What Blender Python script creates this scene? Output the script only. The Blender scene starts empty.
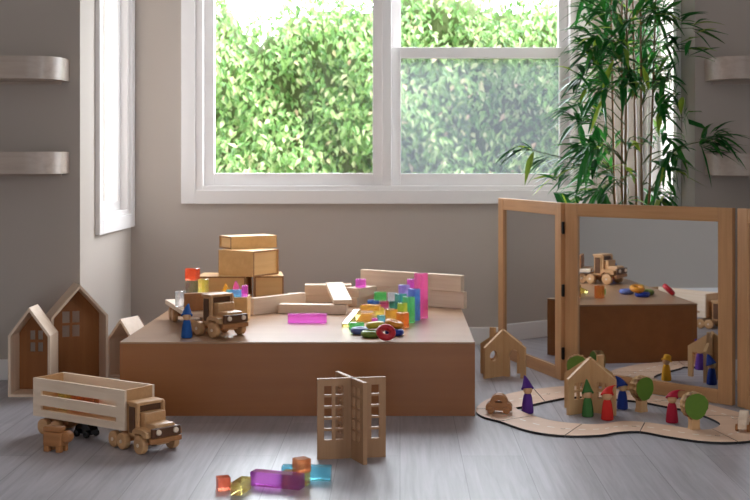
import bpy, bmesh, math, random
from mathutils import Vector, Matrix, Euler
R = math.radians
random.seed(7)
scn = bpy.context.scene
C = scn.collection

# ------------------------------------------------------------------ camera
F, H, VX, VY = 1250.0, 0.872, 400.0, 158.0      # focal length in px, eye height, vanishing point of the room axis
cam = bpy.data.cameras.new('camera'); cam_o = bpy.data.objects.new('camera', cam); C.objects.link(cam_o)
cam.sensor_width = 36; cam.lens = F / 750 * 36
cam.shift_x = -(VX - 375) / 750; cam.shift_y = -(250 - VY) / 750
cam_o.location = (0, 0, H); cam_o.rotation_euler = (R(90), 0, 0)
cam.clip_end = 200
cam.dof.use_dof = True; cam.dof.focus_distance = 4.05; cam.dof.aperture_fstop = 5.6
scn.camera = cam_o

def at(px, py, z=0.0):
    "where the ray through a photo pixel meets the level z: (x, y)"
    s = (py - VY) / (H - z)
    return ((px - VX) / s, F / s)

# ------------------------------------------------------------------ materials
def newmat(name):
    m = bpy.data.materials.new(name); m.use_nodes = True
    nt = m.node_tree; b = nt.nodes['Principled BSDF']
    return m, nt, b
def srgb(r, g, b):
    f = lambda c: ((c / 255) / 12.92) if c <= 10 else (((c / 255) + .055) / 1.055) ** 2.4
    return (f(r), f(g), f(b), 1)
def plain(name, rgb, rough=.5, spec=.5, metal=0, noise=.0, nscale=8):
    m, nt, b = newmat(name)
    col = srgb(*rgb)
    b.inputs['Base Color'].default_value = col
    b.inputs['Roughness'].default_value = rough
    b.inputs['Specular IOR Level'].default_value = spec
    b.inputs['Metallic'].default_value = metal
    if noise:
        tc = nt.nodes.new('ShaderNodeTexCoord'); n = nt.nodes.new('ShaderNodeTexNoise'); n.inputs['Scale'].default_value = nscale
        n.inputs['Detail'].default_value = 4
        mx = nt.nodes.new('ShaderNodeMix'); mx.data_type = 'RGBA'
        mx.inputs['A'].default_value = tuple(c * (1 - noise) for c in col[:3]) + (1,)
        mx.inputs['B'].default_value = tuple(min(1, c * (1 + noise)) for c in col[:3]) + (1,)
        nt.links.new(tc.outputs['Object'], n.inputs['Vector']); nt.links.new(n.outputs['Fac'], mx.inputs['Factor'])
        nt.links.new(mx.outputs['Result'], b.inputs['Base Color'])
    return m
def wood(name, light, dark, grain='x', scale=1.0, rough=.45, spec=.4, sharp=.25):
    m, nt, b = newmat(name)
    tc = nt.nodes.new('ShaderNodeTexCoord'); mp = nt.nodes.new('ShaderNodeMapping')
    st = {'x': (3, 60, 60), 'y': (60, 3, 60), 'z': (60, 60, 3)}[grain]
    mp.inputs['Scale'].default_value = tuple(v * scale for v in st)
    n = nt.nodes.new('ShaderNodeTexNoise'); n.inputs['Scale'].default_value = 1; n.inputs['Detail'].default_value = 5; n.inputs['Roughness'].default_value = .6; n.inputs['Distortion'].default_value = .4
    n2 = nt.nodes.new('ShaderNodeTexNoise'); n2.inputs['Scale'].default_value = 5; n2.inputs['Detail'].default_value = 2
    ad = nt.nodes.new('ShaderNodeMath'); ad.operation = 'MULTIPLY_ADD'; ad.inputs[1].default_value = .7; 
    mm = nt.nodes.new('ShaderNodeMath'); mm.operation = 'MULTIPLY'; mm.inputs[1].default_value = .3
    cr = nt.nodes.new('ShaderNodeValToRGB')
    cr.color_ramp.elements[0].position = .5 - sharp; cr.color_ramp.elements[0].color = srgb(*dark)
    cr.color_ramp.elements[1].position = .5 + sharp; cr.color_ramp.elements[1].color = srgb(*light)
    L = nt.links.new
    L(tc.outputs['Object'], mp.inputs['Vector']); L(mp.outputs['Vector'], n.inputs['Vector']); L(tc.outputs['Object'], n2.inputs['Vector'])
    L(n2.outputs['Fac'], mm.inputs[0]); L(n.outputs['Fac'], ad.inputs[0]); L(mm.outputs[0], ad.inputs[2])
    L(ad.outputs[0], cr.inputs['Fac']); L(cr.outputs['Color'], b.inputs['Base Color'])
    b.inputs['Roughness'].default_value = rough; b.inputs['Specular IOR Level'].default_value = spec
    return m
def acrylic(name, rgb, body=.28, glass=.45):
    m = bpy.data.materials.new(name); m.use_nodes = True
    nt = m.node_tree; nt.nodes.clear(); L = nt.links.new
    out = nt.nodes.new('ShaderNodeOutputMaterial'); c = srgb(*rgb); tint = tuple(math.sqrt(min(1, .16 + .9 * v)) for v in c[:3]) + (1,)
    tr = nt.nodes.new('ShaderNodeBsdfTransparent'); tr.inputs['Color'].default_value = tint
    gs = nt.nodes.new('ShaderNodeBsdfRefraction'); gs.inputs['Color'].default_value = tint; gs.inputs['IOR'].default_value = 1.3; gs.inputs['Roughness'].default_value = .03
    mg = nt.nodes.new('ShaderNodeMixShader'); mg.inputs['Fac'].default_value = glass; L(tr.outputs[0], mg.inputs[1]); L(gs.outputs[0], mg.inputs[2])
    df = nt.nodes.new('ShaderNodeBsdfDiffuse'); df.inputs['Color'].default_value = c
    tl = nt.nodes.new('ShaderNodeBsdfTranslucent'); tl.inputs['Color'].default_value = c
    m0 = nt.nodes.new('ShaderNodeMixShader'); m0.inputs['Fac'].default_value = .72; L(df.outputs[0], m0.inputs[1]); L(tl.outputs[0], m0.inputs[2])
    m1 = nt.nodes.new('ShaderNodeMixShader'); m1.inputs['Fac'].default_value = body; L(mg.outputs[0], m1.inputs[1]); L(m0.outputs[0], m1.inputs[2])
    gl = nt.nodes.new('ShaderNodeBsdfGlossy'); gl.inputs['Roughness'].default_value = .04; gl.inputs['Color'].default_value = (1, 1, 1, 1)
    fr = nt.nodes.new('ShaderNodeFresnel'); fr.inputs['IOR'].default_value = 1.49
    m2 = nt.nodes.new('ShaderNodeMixShader'); L(fr.outputs[0], m2.inputs['Fac']); L(m1.outputs[0], m2.inputs[1]); L(gl.outputs[0], m2.inputs[2])
    L(m2.outputs[0], out.inputs['Surface'])
    return m
def glassy(name, fac_gloss=.05, haze=0.0, haze_rgb=(225, 230, 232), tint=1.0):
    m = bpy.data.materials.new(name); m.use_nodes = True
    nt = m.node_tree; nt.nodes.clear(); L = nt.links.new
    out = nt.nodes.new('ShaderNodeOutputMaterial'); tr = nt.nodes.new('ShaderNodeBsdfTransparent'); tr.inputs['Color'].default_value = (tint, tint, tint, 1)
    gl = nt.nodes.new('ShaderNodeBsdfGlossy'); gl.inputs['Roughness'].default_value = .02
    mx = nt.nodes.new('ShaderNodeMixShader'); mx.inputs['Fac'].default_value = fac_gloss
    L(tr.outputs[0], mx.inputs[1]); L(gl.outputs[0], mx.inputs[2]); last = mx
    if haze:
        df = nt.nodes.new('ShaderNodeBsdfTranslucent'); df.inputs['Color'].default_value = srgb(*haze_rgb)
        m2 = nt.nodes.new('ShaderNodeMixShader'); m2.inputs['Fac'].default_value = haze
        L(mx.outputs[0], m2.inputs[1]); L(df.outputs[0], m2.inputs[2]); last = m2
    L(last.outputs[0], out.inputs['Surface'])
    return m
def leafmat(name, cols, rough=.45, transl=.3, pos=None):
    m, nt, b = newmat(name); L = nt.links.new
    g = nt.nodes.new('ShaderNodeNewGeometry'); cr = nt.nodes.new('ShaderNodeValToRGB')
    e = cr.color_ramp.elements
    while len(e) < len(cols): e.new(.5)
    for i, c in enumerate(cols):
        e[i].position = pos[i] if pos else i / (len(cols) - 1); e[i].color = srgb(*c)
    L(g.outputs['Random Per Island'], cr.inputs['Fac']); L(cr.outputs['Color'], b.inputs['Base Color'])
    b.inputs['Roughness'].default_value = rough
    t = nt.nodes.new('ShaderNodeBsdfTranslucent'); L(cr.outputs['Color'], t.inputs['Color'])
    mx = nt.nodes.new('ShaderNodeMixShader'); mx.inputs['Fac'].default_value = transl
    out = nt.nodes['Material Output']; L(b.outputs[0], mx.inputs[1]); L(t.outputs[0], mx.inputs[2]); L(mx.outputs[0], out.inputs['Surface'])
    return m
def floor_mat():
    m, nt, b = newmat('grey_plank_floor'); L = nt.links.new
    tc = nt.nodes.new('ShaderNodeTexCoord'); mp = nt.nodes.new('ShaderNodeMapping'); mp.inputs['Rotation'].default_value = (0, 0, R(90))
    br = nt.nodes.new('ShaderNodeTexBrick'); br.offset = .37; br.inputs['Scale'].default_value = 1
    br.inputs['Brick Width'].default_value = 1.22; br.inputs['Row Height'].default_value = .18; br.inputs['Mortar Size'].default_value = .0012
    br.inputs['Color1'].default_value = srgb(170, 166, 170); br.inputs['Color2'].default_value = srgb(156, 152, 156); br.inputs['Mortar'].default_value = srgb(122, 118, 120)
    L(tc.outputs['Object'], mp.inputs['Vector']); L(mp.outputs['Vector'], br.inputs['Vector'])
    mp2 = nt.nodes.new('ShaderNodeMapping'); mp2.inputs['Scale'].default_value = (45, 2.2, 1)
    n = nt.nodes.new('ShaderNodeTexNoise'); n.inputs['Scale'].default_value = 1; n.inputs['Detail'].default_value = 6; n.inputs['Roughness'].default_value = .65; n.inputs['Distortion'].default_value = .6
    L(tc.outputs['Object'], mp2.inputs['Vector']); L(mp2.outputs['Vector'], n.inputs['Vector'])
    cr = nt.nodes.new('ShaderNodeValToRGB'); cr.color_ramp.elements[0].position = .3; cr.color_ramp.elements[0].color = (.74, .73, .73, 1)
    cr.color_ramp.elements[1].position = .7; cr.color_ramp.elements[1].color = (1.16, 1.16, 1.17, 1)
    L(n.outputs['Fac'], cr.inputs['Fac'])
    mx = nt.nodes.new('ShaderNodeMix'); mx.data_type = 'RGBA'; mx.blend_type = 'MULTIPLY'; mx.inputs['Factor'].default_value = 1
    L(br.outputs['Color'], mx.inputs['A']); L(cr.outputs['Color'], mx.inputs['B']); L(mx.outputs['Result'], b.inputs['Base Color'])
    b.inputs['Roughness'].default_value = .36; b.inputs['Specular IOR Level'].default_value = .4
    bp = nt.nodes.new('ShaderNodeBump'); bp.inputs['Strength'].default_value = .06; bp.inputs['Distance'].default_value = .002
    L(n.outputs['Fac'], bp.inputs['Height']); L(bp.outputs['Normal'], b.inputs['Normal'])
    return m

M = dict(
    wall=plain('wall_paint', (176, 166, 157), .75, .3, noise=.02, nscale=2),
    white=plain('white_trim_paint', (226, 222, 220), .4, .4),
    ceil=plain('ceiling_paint', (228, 226, 224), .8),
    floor=floor_mat(),
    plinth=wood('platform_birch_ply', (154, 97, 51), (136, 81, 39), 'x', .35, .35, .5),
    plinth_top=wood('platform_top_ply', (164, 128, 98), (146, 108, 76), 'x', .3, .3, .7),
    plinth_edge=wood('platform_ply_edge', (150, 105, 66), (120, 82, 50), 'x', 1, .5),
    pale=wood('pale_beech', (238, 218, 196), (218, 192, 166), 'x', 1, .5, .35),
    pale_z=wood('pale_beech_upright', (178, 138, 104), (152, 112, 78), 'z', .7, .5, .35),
    birch=wood('birch_ply', (216, 176, 130), (194, 150, 102), 'z', .7, .5, .35),
    crate=wood('birch_crate', (226, 184, 126), (206, 158, 98), 'x', .6, .5, .35),
    crate_edge=wood('crate_ply_edge', (164, 116, 70), (140, 94, 54), 'x', 1, .5),
    house_in=wood('brown_ply_back', (164, 106, 58), (136, 84, 42), 'z', .6, .5, .3),
    house_out=wood('house_birch', (228, 206, 184), (206, 178, 152), 'z', .6, .45, .35),
    brown=wood('toasted_wood', (178, 122, 76), (142, 94, 54), 'x', 1, .45),
    dark=wood('walnut_wood', (104, 66, 40), (70, 44, 26), 'x', 1, .45),
    truck=wood('truck_beech', (206, 162, 116), (180, 134, 90), 'x', 1, .42),
    oak=wood('oak_frame', (206, 158, 112), (176, 128, 84), 'z', 1, .45, .4),
    oak_x=wood('oak_frame_rail', (206, 158, 112), (176, 128, 84), 'x', 1, .45, .4),
    shelf=wood('limed_oak_laminate', (190, 174, 162), (160, 144, 132), 'x', .7, .35, .5),
    road=wood('road_birch', (226, 192, 166), (208, 172, 144), 'x', .6, .5, .35),
    bark=wood('bark_edge', (206, 166, 112), (104, 66, 38), 'z', .8, .7, .2, .12),
    black=plain('black_rubber', (22, 20, 22), .5),
    blackgloss=plain('black_gloss', (12, 12, 14), .12, .6),
    hinge=plain('dark_hinge', (30, 26, 24), .35, .5, .6),
    mirror=plain('acrylic_mirror', (214, 216, 219), .012, .5, 1),
    green=plain('green_paint', (92, 128, 34), .6, noise=.12, nscale=60),
    face=plain('maple_face', (214, 170, 128), .5),
    pot=plain('charcoal_pot', (62, 60, 60), .6), soil=plain('soil', (52, 40, 30), .9, noise=.4, nscale=40),
    cane=wood('bamboo_cane', (150, 112, 70), (96, 66, 40), 'z', .4, .4),
    twig=plain('green_twig', (84, 96, 52), .6),
    leaf=leafmat('bamboo_leaf', [(16, 58, 22), (36, 108, 40), (26, 84, 36), (64, 140, 52), (40, 112, 44), (34, 98, 42), (168, 192, 66)], .35, .35),
    hedge=leafmat('hedge_leaf', [(62, 98, 44), (112, 152, 74), (92, 138, 66), (166, 194, 118), (124, 168, 88), (188, 208, 148), (220, 220, 170), (226, 190, 160)], .42, .2, [0, .2, .4, .55, .72, .90, .97, 1]),
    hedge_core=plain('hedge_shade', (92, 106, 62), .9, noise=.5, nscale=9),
    soil_out=plain('garden_soil', (120, 104, 84), .9, noise=.3, nscale=4),
    glass=glassy('window_glass', .008), screen=glassy('insect_mesh', .0, .17, (110, 112, 122), .82),
    dash=plain('white_dash', (236, 228, 218), .6),
)
GN = {'purple': (84, 44, 130), 'green': (64, 112, 56), 'red': (206, 44, 36), 'blue': (28, 52, 128), 'crimson': (172, 30, 56), 'yellow': (226, 164, 40), 'royal': (34, 84, 152)}
for k, v in GN.items(): M['g_' + k] = plain('felt_' + k, v, .7, .25)
AC = {'orange': (255, 146, 44), 'amber': (255, 196, 70), 'yellow': (255, 236, 120), 'lime': (216, 232, 84), 'green': (104, 226, 140), 'teal': (60, 196, 176), 'cyan': (96, 214, 244), 'blue': (92, 162, 240), 'lavender': (178, 170, 250), 'purple': (214, 90, 222), 'magenta': (238, 104, 226), 'pink': (255, 116, 190), 'smoke': (150, 144, 112), 'clear': (238, 240, 246), 'vermilion': (255, 104, 40)}
for k, v in AC.items(): M['a_' + k] = acrylic('acrylic_' + k, v)
RG = {'blue': (96, 108, 166), 'navy': (34, 56, 150), 'green': (118, 142, 62), 'olive': (196, 176, 56), 'red': (192, 36, 46), 'orange': (216, 140, 40)}
for k, v in RG.items(): M['r_' + k] = wood('ring_' + k, v, tuple(int(c * .86) for c in v), 'x', 1, .4)

# ------------------------------------------------------------------ mesh helpers
def obj(name, bm, mat, parent=None, smooth=False, loc=None, rz=0.0):
    me = bpy.data.meshes.new(name)
    bmesh.ops.recalc_face_normals(bm, faces=bm.faces[:])
    bm.to_mesh(me); bm.free()
    for m in (mat if isinstance(mat, (list, tuple)) else [mat]): me.materials.append(m)
    if smooth:
        me.polygons.foreach_set('use_smooth', [True] * len(me.polygons))
        try: me.set_sharp_from_angle(angle=R(38))
        except Exception: pass
    o = bpy.data.objects.new(name, me); C.objects.link(o)
    if parent is not None: o.parent = parent
    if loc is not None: o.location = loc
    o.rotation_euler = (0, 0, rz)
    return o
def tag(o, label=None, cat=None, group=None, kind=None):
    if label: o['label'] = label
    if cat: o['category'] = cat
    if group: o['group'] = group
    if kind: o['kind'] = kind
    return o
def thing(name, label, cat, loc=(0, 0, 0), rz=0.0, group=None):
    o = bpy.data.objects.new(name, None); C.objects.link(o)
    o.empty_display_size = .05
    o.location = loc; o.rotation_euler = (0, 0, rz)
    return tag(o, label, cat, group)
def B(): return bmesh.new()
def mat4(loc=(0, 0, 0), rot=(0, 0, 0)): return Matrix.Translation(Vector(loc)) @ Euler(rot).to_matrix().to_4x4()
def box(bm, c, s, rot=(0, 0, 0), bev=0.0, seg=2):
    r = bmesh.ops.create_cube(bm, size=1.0, matrix=mat4(c, rot) @ Matrix.Diagonal((s[0], s[1], s[2], 1)))
    if bev:
        es = list({e for v in r['verts'] for e in v.link_edges})
        bmesh.ops.bevel(bm, geom=es, offset=bev, segments=seg, profile=.5, affect='EDGES')
    return bm
def rng(bm, x0, x1, y0, y1, z0, z1, bev=0.0):
    return box(bm, ((x0 + x1) / 2, (y0 + y1) / 2, (z0 + z1) / 2), (x1 - x0, y1 - y0, z1 - z0), (0, 0, 0), bev)
def frame_of(d):
    d = Vector(d).normalized(); u = d.orthogonal().normalized(); return d, u, d.cross(u)
def tube(bm, pts, radii, n=10, cap=True):
    pts = [Vector(p) for p in pts]; rings = []
    u = None
    for i, p in enumerate(pts):
        d = (pts[min(i + 1, len(pts) - 1)] - pts[max(i - 1, 0)]).normalized()
        if u is None: u = d.orthogonal().normalized()
        else: u = (u - d * u.dot(d)).normalized()
        w = d.cross(u); r = radii[i] if isinstance(radii, (list, tuple)) else radii
        rings.append([bm.verts.new(p + (u * math.cos(2 * math.pi * k / n) + w * math.sin(2 * math.pi * k / n)) * r) for k in range(n)])
    for a, b in zip(rings, rings[1:]):
        for k in range(n): bm.faces.new((a[k], a[(k + 1) % n], b[(k + 1) % n], b[k]))
    if cap:
        bm.faces.new(rings[0][::-1]); bm.faces.new(rings[-1])
    return bm
def lathe(bm, prof, c=(0, 0, 0), n=24, mtx=None):
    mtx = mtx or Matrix.Translation(Vector(c)); rings = []
    for r, z in prof:
        rings.append([bm.verts.new(mtx @ Vector((r * math.cos(2 * math.pi * k / n), r * math.sin(2 * math.pi * k / n), z))) for k in range(n)])
    for a, b in zip(rings, rings[1:]):
        for k in range(n): bm.faces.new((a[k], a[(k + 1) % n], b[(k + 1) % n], b[k]))
    bm.faces.new(rings[0][::-1]); bm.faces.new(rings[-1])
    return bm
def wheel_bm(bm, c, r, w, n=22, axis_y=True):
    "a turned wooden wheel lying across the local y axis, with rounded rims and a hub dimple"
    e = r * .14
    prof = [(r * .28, -w / 2 + .001), (r * .3, -w / 2), (r - e, -w / 2), (r - e * .3, -w / 2 + e * .3), (r, -w / 2 + e), (r, w / 2 - e), (r - e * .3, w / 2 - e * .3), (r - e, w / 2), (r * .3, w / 2), (r * .28, w / 2 - .001)]
    return lathe(bm, prof, n=n, mtx=mat4(c, (R(90), 0, 0)))
def panel(bm, outer, holes, th, mtx):
    "a board cut from the outline (u,v) with holes, th thick along local y, placed by mtx"
    edges = []
    for loop in [outer] + list(holes):
        vs = [bm.verts.new((u, -th / 2, v)) for u, v in loop]
        edges += [bm.edges.new((vs[i], vs[(i + 1) % len(vs)])) for i in range(len(vs))]
    r = bmesh.ops.triangle_fill(bm, use_beauty=True, use_dissolve=False, edges=edges)
    fs = [f for f in r['geom'] if isinstance(f, bmesh.types.BMFace)]
    ex = bmesh.ops.extrude_face_region(bm, geom=fs)
    nv = [v for v in ex['geom'] if isinstance(v, bmesh.types.BMVert)]
    bmesh.ops.translate(bm, verts=nv, vec=(0, th, 0))
    allv = {v for e in edges if e.is_valid for v in e.verts} | set(nv) | {v for f in fs if f.is_valid for v in f.verts}
    bmesh.ops.transform(bm, matrix=mtx, verts=list(allv))
    return bm
def rect(u0, u1, v0, v1): return [(u0, v0), (u1, v0), (u1, v1), (u0, v1)]
def disc(u, v, r, n=20): return [(u + r * math.cos(2 * math.pi * k / n), v + r * math.sin(2 * math.pi * k / n)) for k in range(n)]
def struct(name, bm, m, parent=None, smooth=False):
    o = obj(name, bm, m, parent, smooth)
    if parent is None: o['kind'] = 'structure'
    return o
def copy_tree(o, parent=None):
    c = o.copy(); C.objects.link(c)
    if parent is not None: c.parent = parent
    for ch in list(o.children): copy_tree(ch, c)
    return c

# ------------------------------------------------------------------ the room
DF, DB, XL, XR = 4.91, 5.84, -1.257, 1.159          # front walls, window wall, alcove side walls
RL, RR, RB, CZ = -1.95, 2.7, -2.4, 2.5               # the room around the camera
T = .12
b = B(); rng(b, RL - T, RR + T, RB - T, DB + T, -.06, 0); struct('floor', b, M['floor'])
b = B(); rng(b, RL - T, RR + T, RB - T, DB + T, CZ, CZ + .08); struct('ceiling', b, M['ceil'])
WX0, WX1, WZ0, WZ1 = -.955, .83, .7225, 2.1
b = B(); rng(b, XL - T, WX0, DB, DB + T, 0, CZ); rng(b, WX1, XR + T, DB, DB + T, 0, CZ); rng(b, WX0, WX1, DB, DB + T, 0, WZ0); rng(b, WX0, WX1, DB, DB + T, WZ1, CZ)
struct('wall_back', b, M['wall'])
SD0, SD1, SZ0, SZ1 = 5.215, 5.775, .615, 2.1         # the side windows
for side, x0, x1 in (('alcove_left', XL - T, XL), ('alcove_right', XR, XR + T)):
    b = B(); y0 = DF + T
    rng(b, x0, x1, y0, SD0, 0, CZ); rng(b, x0, x1, SD1, DB, 0, CZ); rng(b, x0, x1, SD0, SD1, 0, SZ0); rng(b, x0, x1, SD0, SD1, SZ1, CZ)
    struct('wall_' + side, b, M['wall'])
b = B(); rng(b, RL - T, XL, DF, DF + T, 0, CZ); struct('wall_front_left', b, M['wall'])
b = B(); rng(b, XR, RR + T, DF, DF + T, 0, CZ); struct('wall_front_right', b, M['wall'])
b = B(); rng(b, RL - T, RL, RB, DF, 0, CZ); struct('wall_left', b, M['wall'])
RW0, RW1, RWZ0, RWZ1 = .4, 1.4, .8, 2.0               # unseen opening added in the right wall for fill light
b = B(); rng(b, RR, RR + T, RB, RW0, 0, CZ); rng(b, RR, RR + T, RW1, DF, 0, CZ); rng(b, RR, RR + T, RW0, RW1, 0, RWZ0); rng(b, RR, RR + T, RW0, RW1, RWZ1, CZ); struct('wall_right', b, M['wall'])
OX0, OX1, OZ1 = -1.1, .8, 2.0                       # unseen opening added behind the camera, sized to tune the fill light
b = B(); rng(b, RL - T, OX0, RB - T, RB, 0, CZ); rng(b, OX1, RR + T, RB - T, RB, 0, CZ); rng(b, OX0, OX1, RB - T, RB, OZ1, CZ); struct('wall_rear', b, M['wall'])
bt, bh = .014, .082
def baseb(name, x0, x1, y0, y1):
    b = B(); rng(b, x0, x1, y0, y1, 0, bh, .004); struct('baseboard_' + name, b, M['white'])
baseb('front_left', RL, XL, DF - bt, DF); baseb('front_right', XR, RR, DF - bt, DF)
baseb('back', XL, XR, DB - bt, DB); baseb('alcove_left', XL, XL + bt, DF, DB - bt); baseb('alcove_right', XR - bt, XR, DF, DB - bt)
baseb('left', RL, RL + bt, RB, DF - bt); baseb('right', RR - bt, RR, RB, DF - bt)

def group_struct(name, loc=(0, 0, 0)):
    o = bpy.data.objects.new(name, None); C.objects.link(o); o.location = loc; o['kind'] = 'structure'; return o
# the window wall: two sashes in one frame
w1 = group_struct('window_1', (0, DB, WZ0))
def W(bm, x0, x1, y0, y1, z0, z1, bev=.002): return rng(bm, x0, x1, y0 - DB, y1 - DB, z0 - WZ0, z1 - WZ0, bev)
b = B(); cw = .064
W(b, WX0 - cw, WX0, DB - .022, DB, WZ0 - cw, WZ1 + cw); W(b, WX1, WX1 + cw, DB - .022, DB, WZ0 - cw, WZ1 + cw)
W(b, WX0, WX1, DB - .022, DB, WZ0 - cw, WZ0); W(b, WX0, WX1, DB - .022, DB, WZ1, WZ1 + cw)
obj('casing', b, M['white'], w1)
b = B(); fw = .036
W(b, WX0, WX0 + fw, DB - .01, DB + .10, WZ0, WZ1); W(b, WX1 - fw, WX1, DB - .01, DB + .10, WZ0, WZ1)
W(b, WX0 + fw, WX1 - fw, DB - .01, DB + .10, WZ0, WZ0 + .02); W(b, WX0 + fw, WX1 - fw, DB - .01, DB + .10, WZ1 - .03, WZ1)
W(b, -.082, -.040, DB - .006, DB + .10, WZ0 + .02, WZ1 - .03)
obj('frame', b, M['white'], w1)
def sash(x0, x1, z0, z1, st, sb, y):
    b = B(); W(b, x0, x0 + st, y, y + .04, z0, z1); W(b, x1 - st, x1, y, y + .04, z0, z1); W(b, x0 + st, x1 - st, y, y + .04, z0, z0 + sb); W(b, x0 + st, x1 - st, y, y + .04, z1 - .05, z1)
    s = obj('sash', b, M['white'], w1)
    b = B(); W(b, x0 + st, x1 - st, y + .018, y + .022, z0 + sb, z1 - .05, 0); obj('pane', b, M['glass'], s)
    return s
zb = WZ0 + .02
sash(WX0 + fw, -.082, zb, WZ1 - .03, .046, .058, DB + .03)
sash(-.040, WX1 - fw, zb, 1.392, .044, .056, DB + .03)
sash(-.040, WX1 - fw, 1.345, WZ1 - .03, .044, .05, DB + .071)
b = B(); W(b, .004, WX1 - fw - .044, DB + .073, DB + .076, zb + .056, 1.345, 0)
ms = obj('insect_screen', b, M['screen'], w1); ms['label'] = 'fine pale mesh behind the lower sash'
# the narrow side windows
for k, xs, sg in ((2, XL, 1), (3, XR, -1)):
    w = group_struct('window_%d' % k, (xs, 0, SZ0))
    def S(bm, d0, d1, y0, y1, z0, z1, bev=.002):
        a, c = sorted((sg * d0, sg * d1)); return rng(bm, a, c, y0, y1, z0 - SZ0, z1 - SZ0, bev)
    cw = .062
    b = B(); S(b, 0, .02, SD0 - cw, SD0, SZ0 - cw, SZ1 + cw); S(b, 0, .02, SD1, min(SD1 + cw, DB - .003), SZ0 - cw, SZ1 + cw); S(b, 0, .02, SD0, SD1, SZ0 - cw, SZ0); S(b, 0, .02, SD0, SD1, SZ1, SZ1 + cw)
    obj('casing', b, M['white'], w)
    b = B(); f = .04
    S(b, -.10, .006, SD0, SD0 + .03, SZ0, SZ1); S(b, -.10, .006, SD1 - .03, SD1, SZ0, SZ1); S(b, -.10, .006, SD0 + .03, SD1 - .03, SZ0, SZ0 + .02); S(b, -.10, .006, SD0 + .03, SD1 - .03, SZ1 - .03, SZ1)
    obj('frame', b, M['white'], w)
    b = B(); S(b, -.08, -.03, SD0 + .03, SD0 + .075, SZ0 + .02, SZ1 - .03); S(b, -.08, -.03, SD1 - .075, SD1 - .03, SZ0 + .02, SZ1 - .03); S(b, -.08, -.03, SD0 + .075, SD1 - .075, SZ0 + .02, SZ0 + .06); S(b, -.08, -.03, SD0 + .075, SD1 - .075, SZ1 - .07, SZ1 - .03)
    s = obj('sash', b, M['white'], w)
    b = B(); S(b, -.056, -.052, SD0 + .075, SD1 - .075, SZ0 + .06, SZ1 - .07, 0); obj('pane', b, M['glass'], s)

# outside
b = B(); rng(b, -6, 6, DB + T, 12, -.35, -.3); struct('ground', b, M['soil_out'])
HY = 8.35
h = thing('garden_hedge', 'tall bright green leafy hedge filling the view outside the window', 'hedge', (0, HY, -.3))
def leafquad(bm, p, d, up, l, w):
    d = d.normalized(); s = d.cross(up).normalized() * w; n = s.cross(d).normalized()
    a = bm.verts.new(p); t = bm.verts.new(p + d * l - n * l * .12)
    m1 = bm.verts.new(p + d * l * .45 + s + n * w * .35); m2 = bm.verts.new(p + d * l * .45 - s + n * w * .35); c = bm.verts.new(p + d * l * .45)
    bm.faces.new((a, m1, c)); bm.faces.new((a, c, m2)); bm.faces.new((c, m1, t)); bm.faces.new((c, t, m2))
rh = random.Random(3)
def hedge_top(x): return 2.12 + .08 * math.sin(x * 3.1 + 1) + .05 * math.sin(x * 7.7) - .16 * math.exp(-((x + .98) / .22) ** 2)
b = B()
for i in range(21000):
    x = rh.uniform(-1.5, 2.4); top = hedge_top(x) + .3; z = (rh.random() ** .8) * top
    bul = .13 * math.sin(x * 5.3 + z * 3) + .12 * math.sin(z * 7.1 - x * 3.2) + .07 * math.sin(x * 13 + z * 11)
    y = -.12 + bul + rh.random() ** 1.4 * .30
    if z > top - .3:
        y += rh.uniform(0, .5)
        if rh.random() < .5 * (z - top + .3) / .3: continue
    a_ = rh.uniform(-1, 1)
    d = Vector((a_ * .75, rh.uniform(-.75, -.1), rh.uniform(-1.1, -.25) if rh.random() < .85 else .4))
    leafquad(b, Vector((x, y, z)), d, Vector((rh.uniform(-.5, .5), rh.uniform(-1, -.2), rh.uniform(.3, 1))), rh.uniform(.045, .085), rh.uniform(.011, .019))
fo = obj('foliage', b, M['hedge'], h)
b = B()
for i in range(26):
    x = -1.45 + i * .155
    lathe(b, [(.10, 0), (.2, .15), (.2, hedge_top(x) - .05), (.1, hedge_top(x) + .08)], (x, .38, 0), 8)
obj('branches', b, M['hedge_core'], h)  # solid filler core, coloured as the dark shade between the leaves

# ------------------------------------------------------------------ wall shelves
def shelf(xa, xb, z0, z1, round_right, label):
    d, r = .2, .12
    n = 12
    pts = [(xa, 0), (xb, 0)]
    L_ = xb - xa
    o = thing('wall_shelf', label, 'shelf', (xa, DF, z0), 0, 'rounded wall shelves')
    if round_right:
        out = [(0, 0), (0, -d)] + [(L_ - r + r * math.sin(t), -d + r - r * math.cos(t)) for t in [math.pi / 2 * k / n for k in range(n + 1)]] + [(L_, 0)]
    else:
        out = [(L_, 0), (L_, -d)] + [(r - r * math.sin(t), -d + r - r * math.cos(t)) for t in [math.pi / 2 * k / n for k in range(n + 1)]] + [(0, 0)]
    b = B(); lo = [b.verts.new((x, y, 0)) for x, y in out]; hi = [b.verts.new((x, y, z1 - z0)) for x, y in out]
    b.faces.new(lo); b.faces.new(hi)
    for i in range(len(out)): b.faces.new((lo[i], lo[(i + 1) % len(out)], hi[(i + 1) % len(out)], hi[i]))
    obj('board', b, M['shelf'], o, True)
    b = B(); rng(b, .03, L_ - .03, -.012, -.0005, -.012, 0); obj('wall_cleat', b, M['shelf'], o)
shelf(RL + .06, -1.298, 1.172, 1.258, True, 'upper rounded pale oak shelf on the wall above the box houses')
shelf(RL + .06, -1.298, .812, .896, True, 'lower rounded pale oak shelf on the wall above the box houses')
shelf(1.196, 1.9, 1.172, 1.258, False, 'upper rounded pale oak shelf on the wall beside the bamboo')
shelf(1.196, 1.9, .806, .890, False, 'lower rounded pale oak shelf touched by a bamboo spray')

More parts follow.
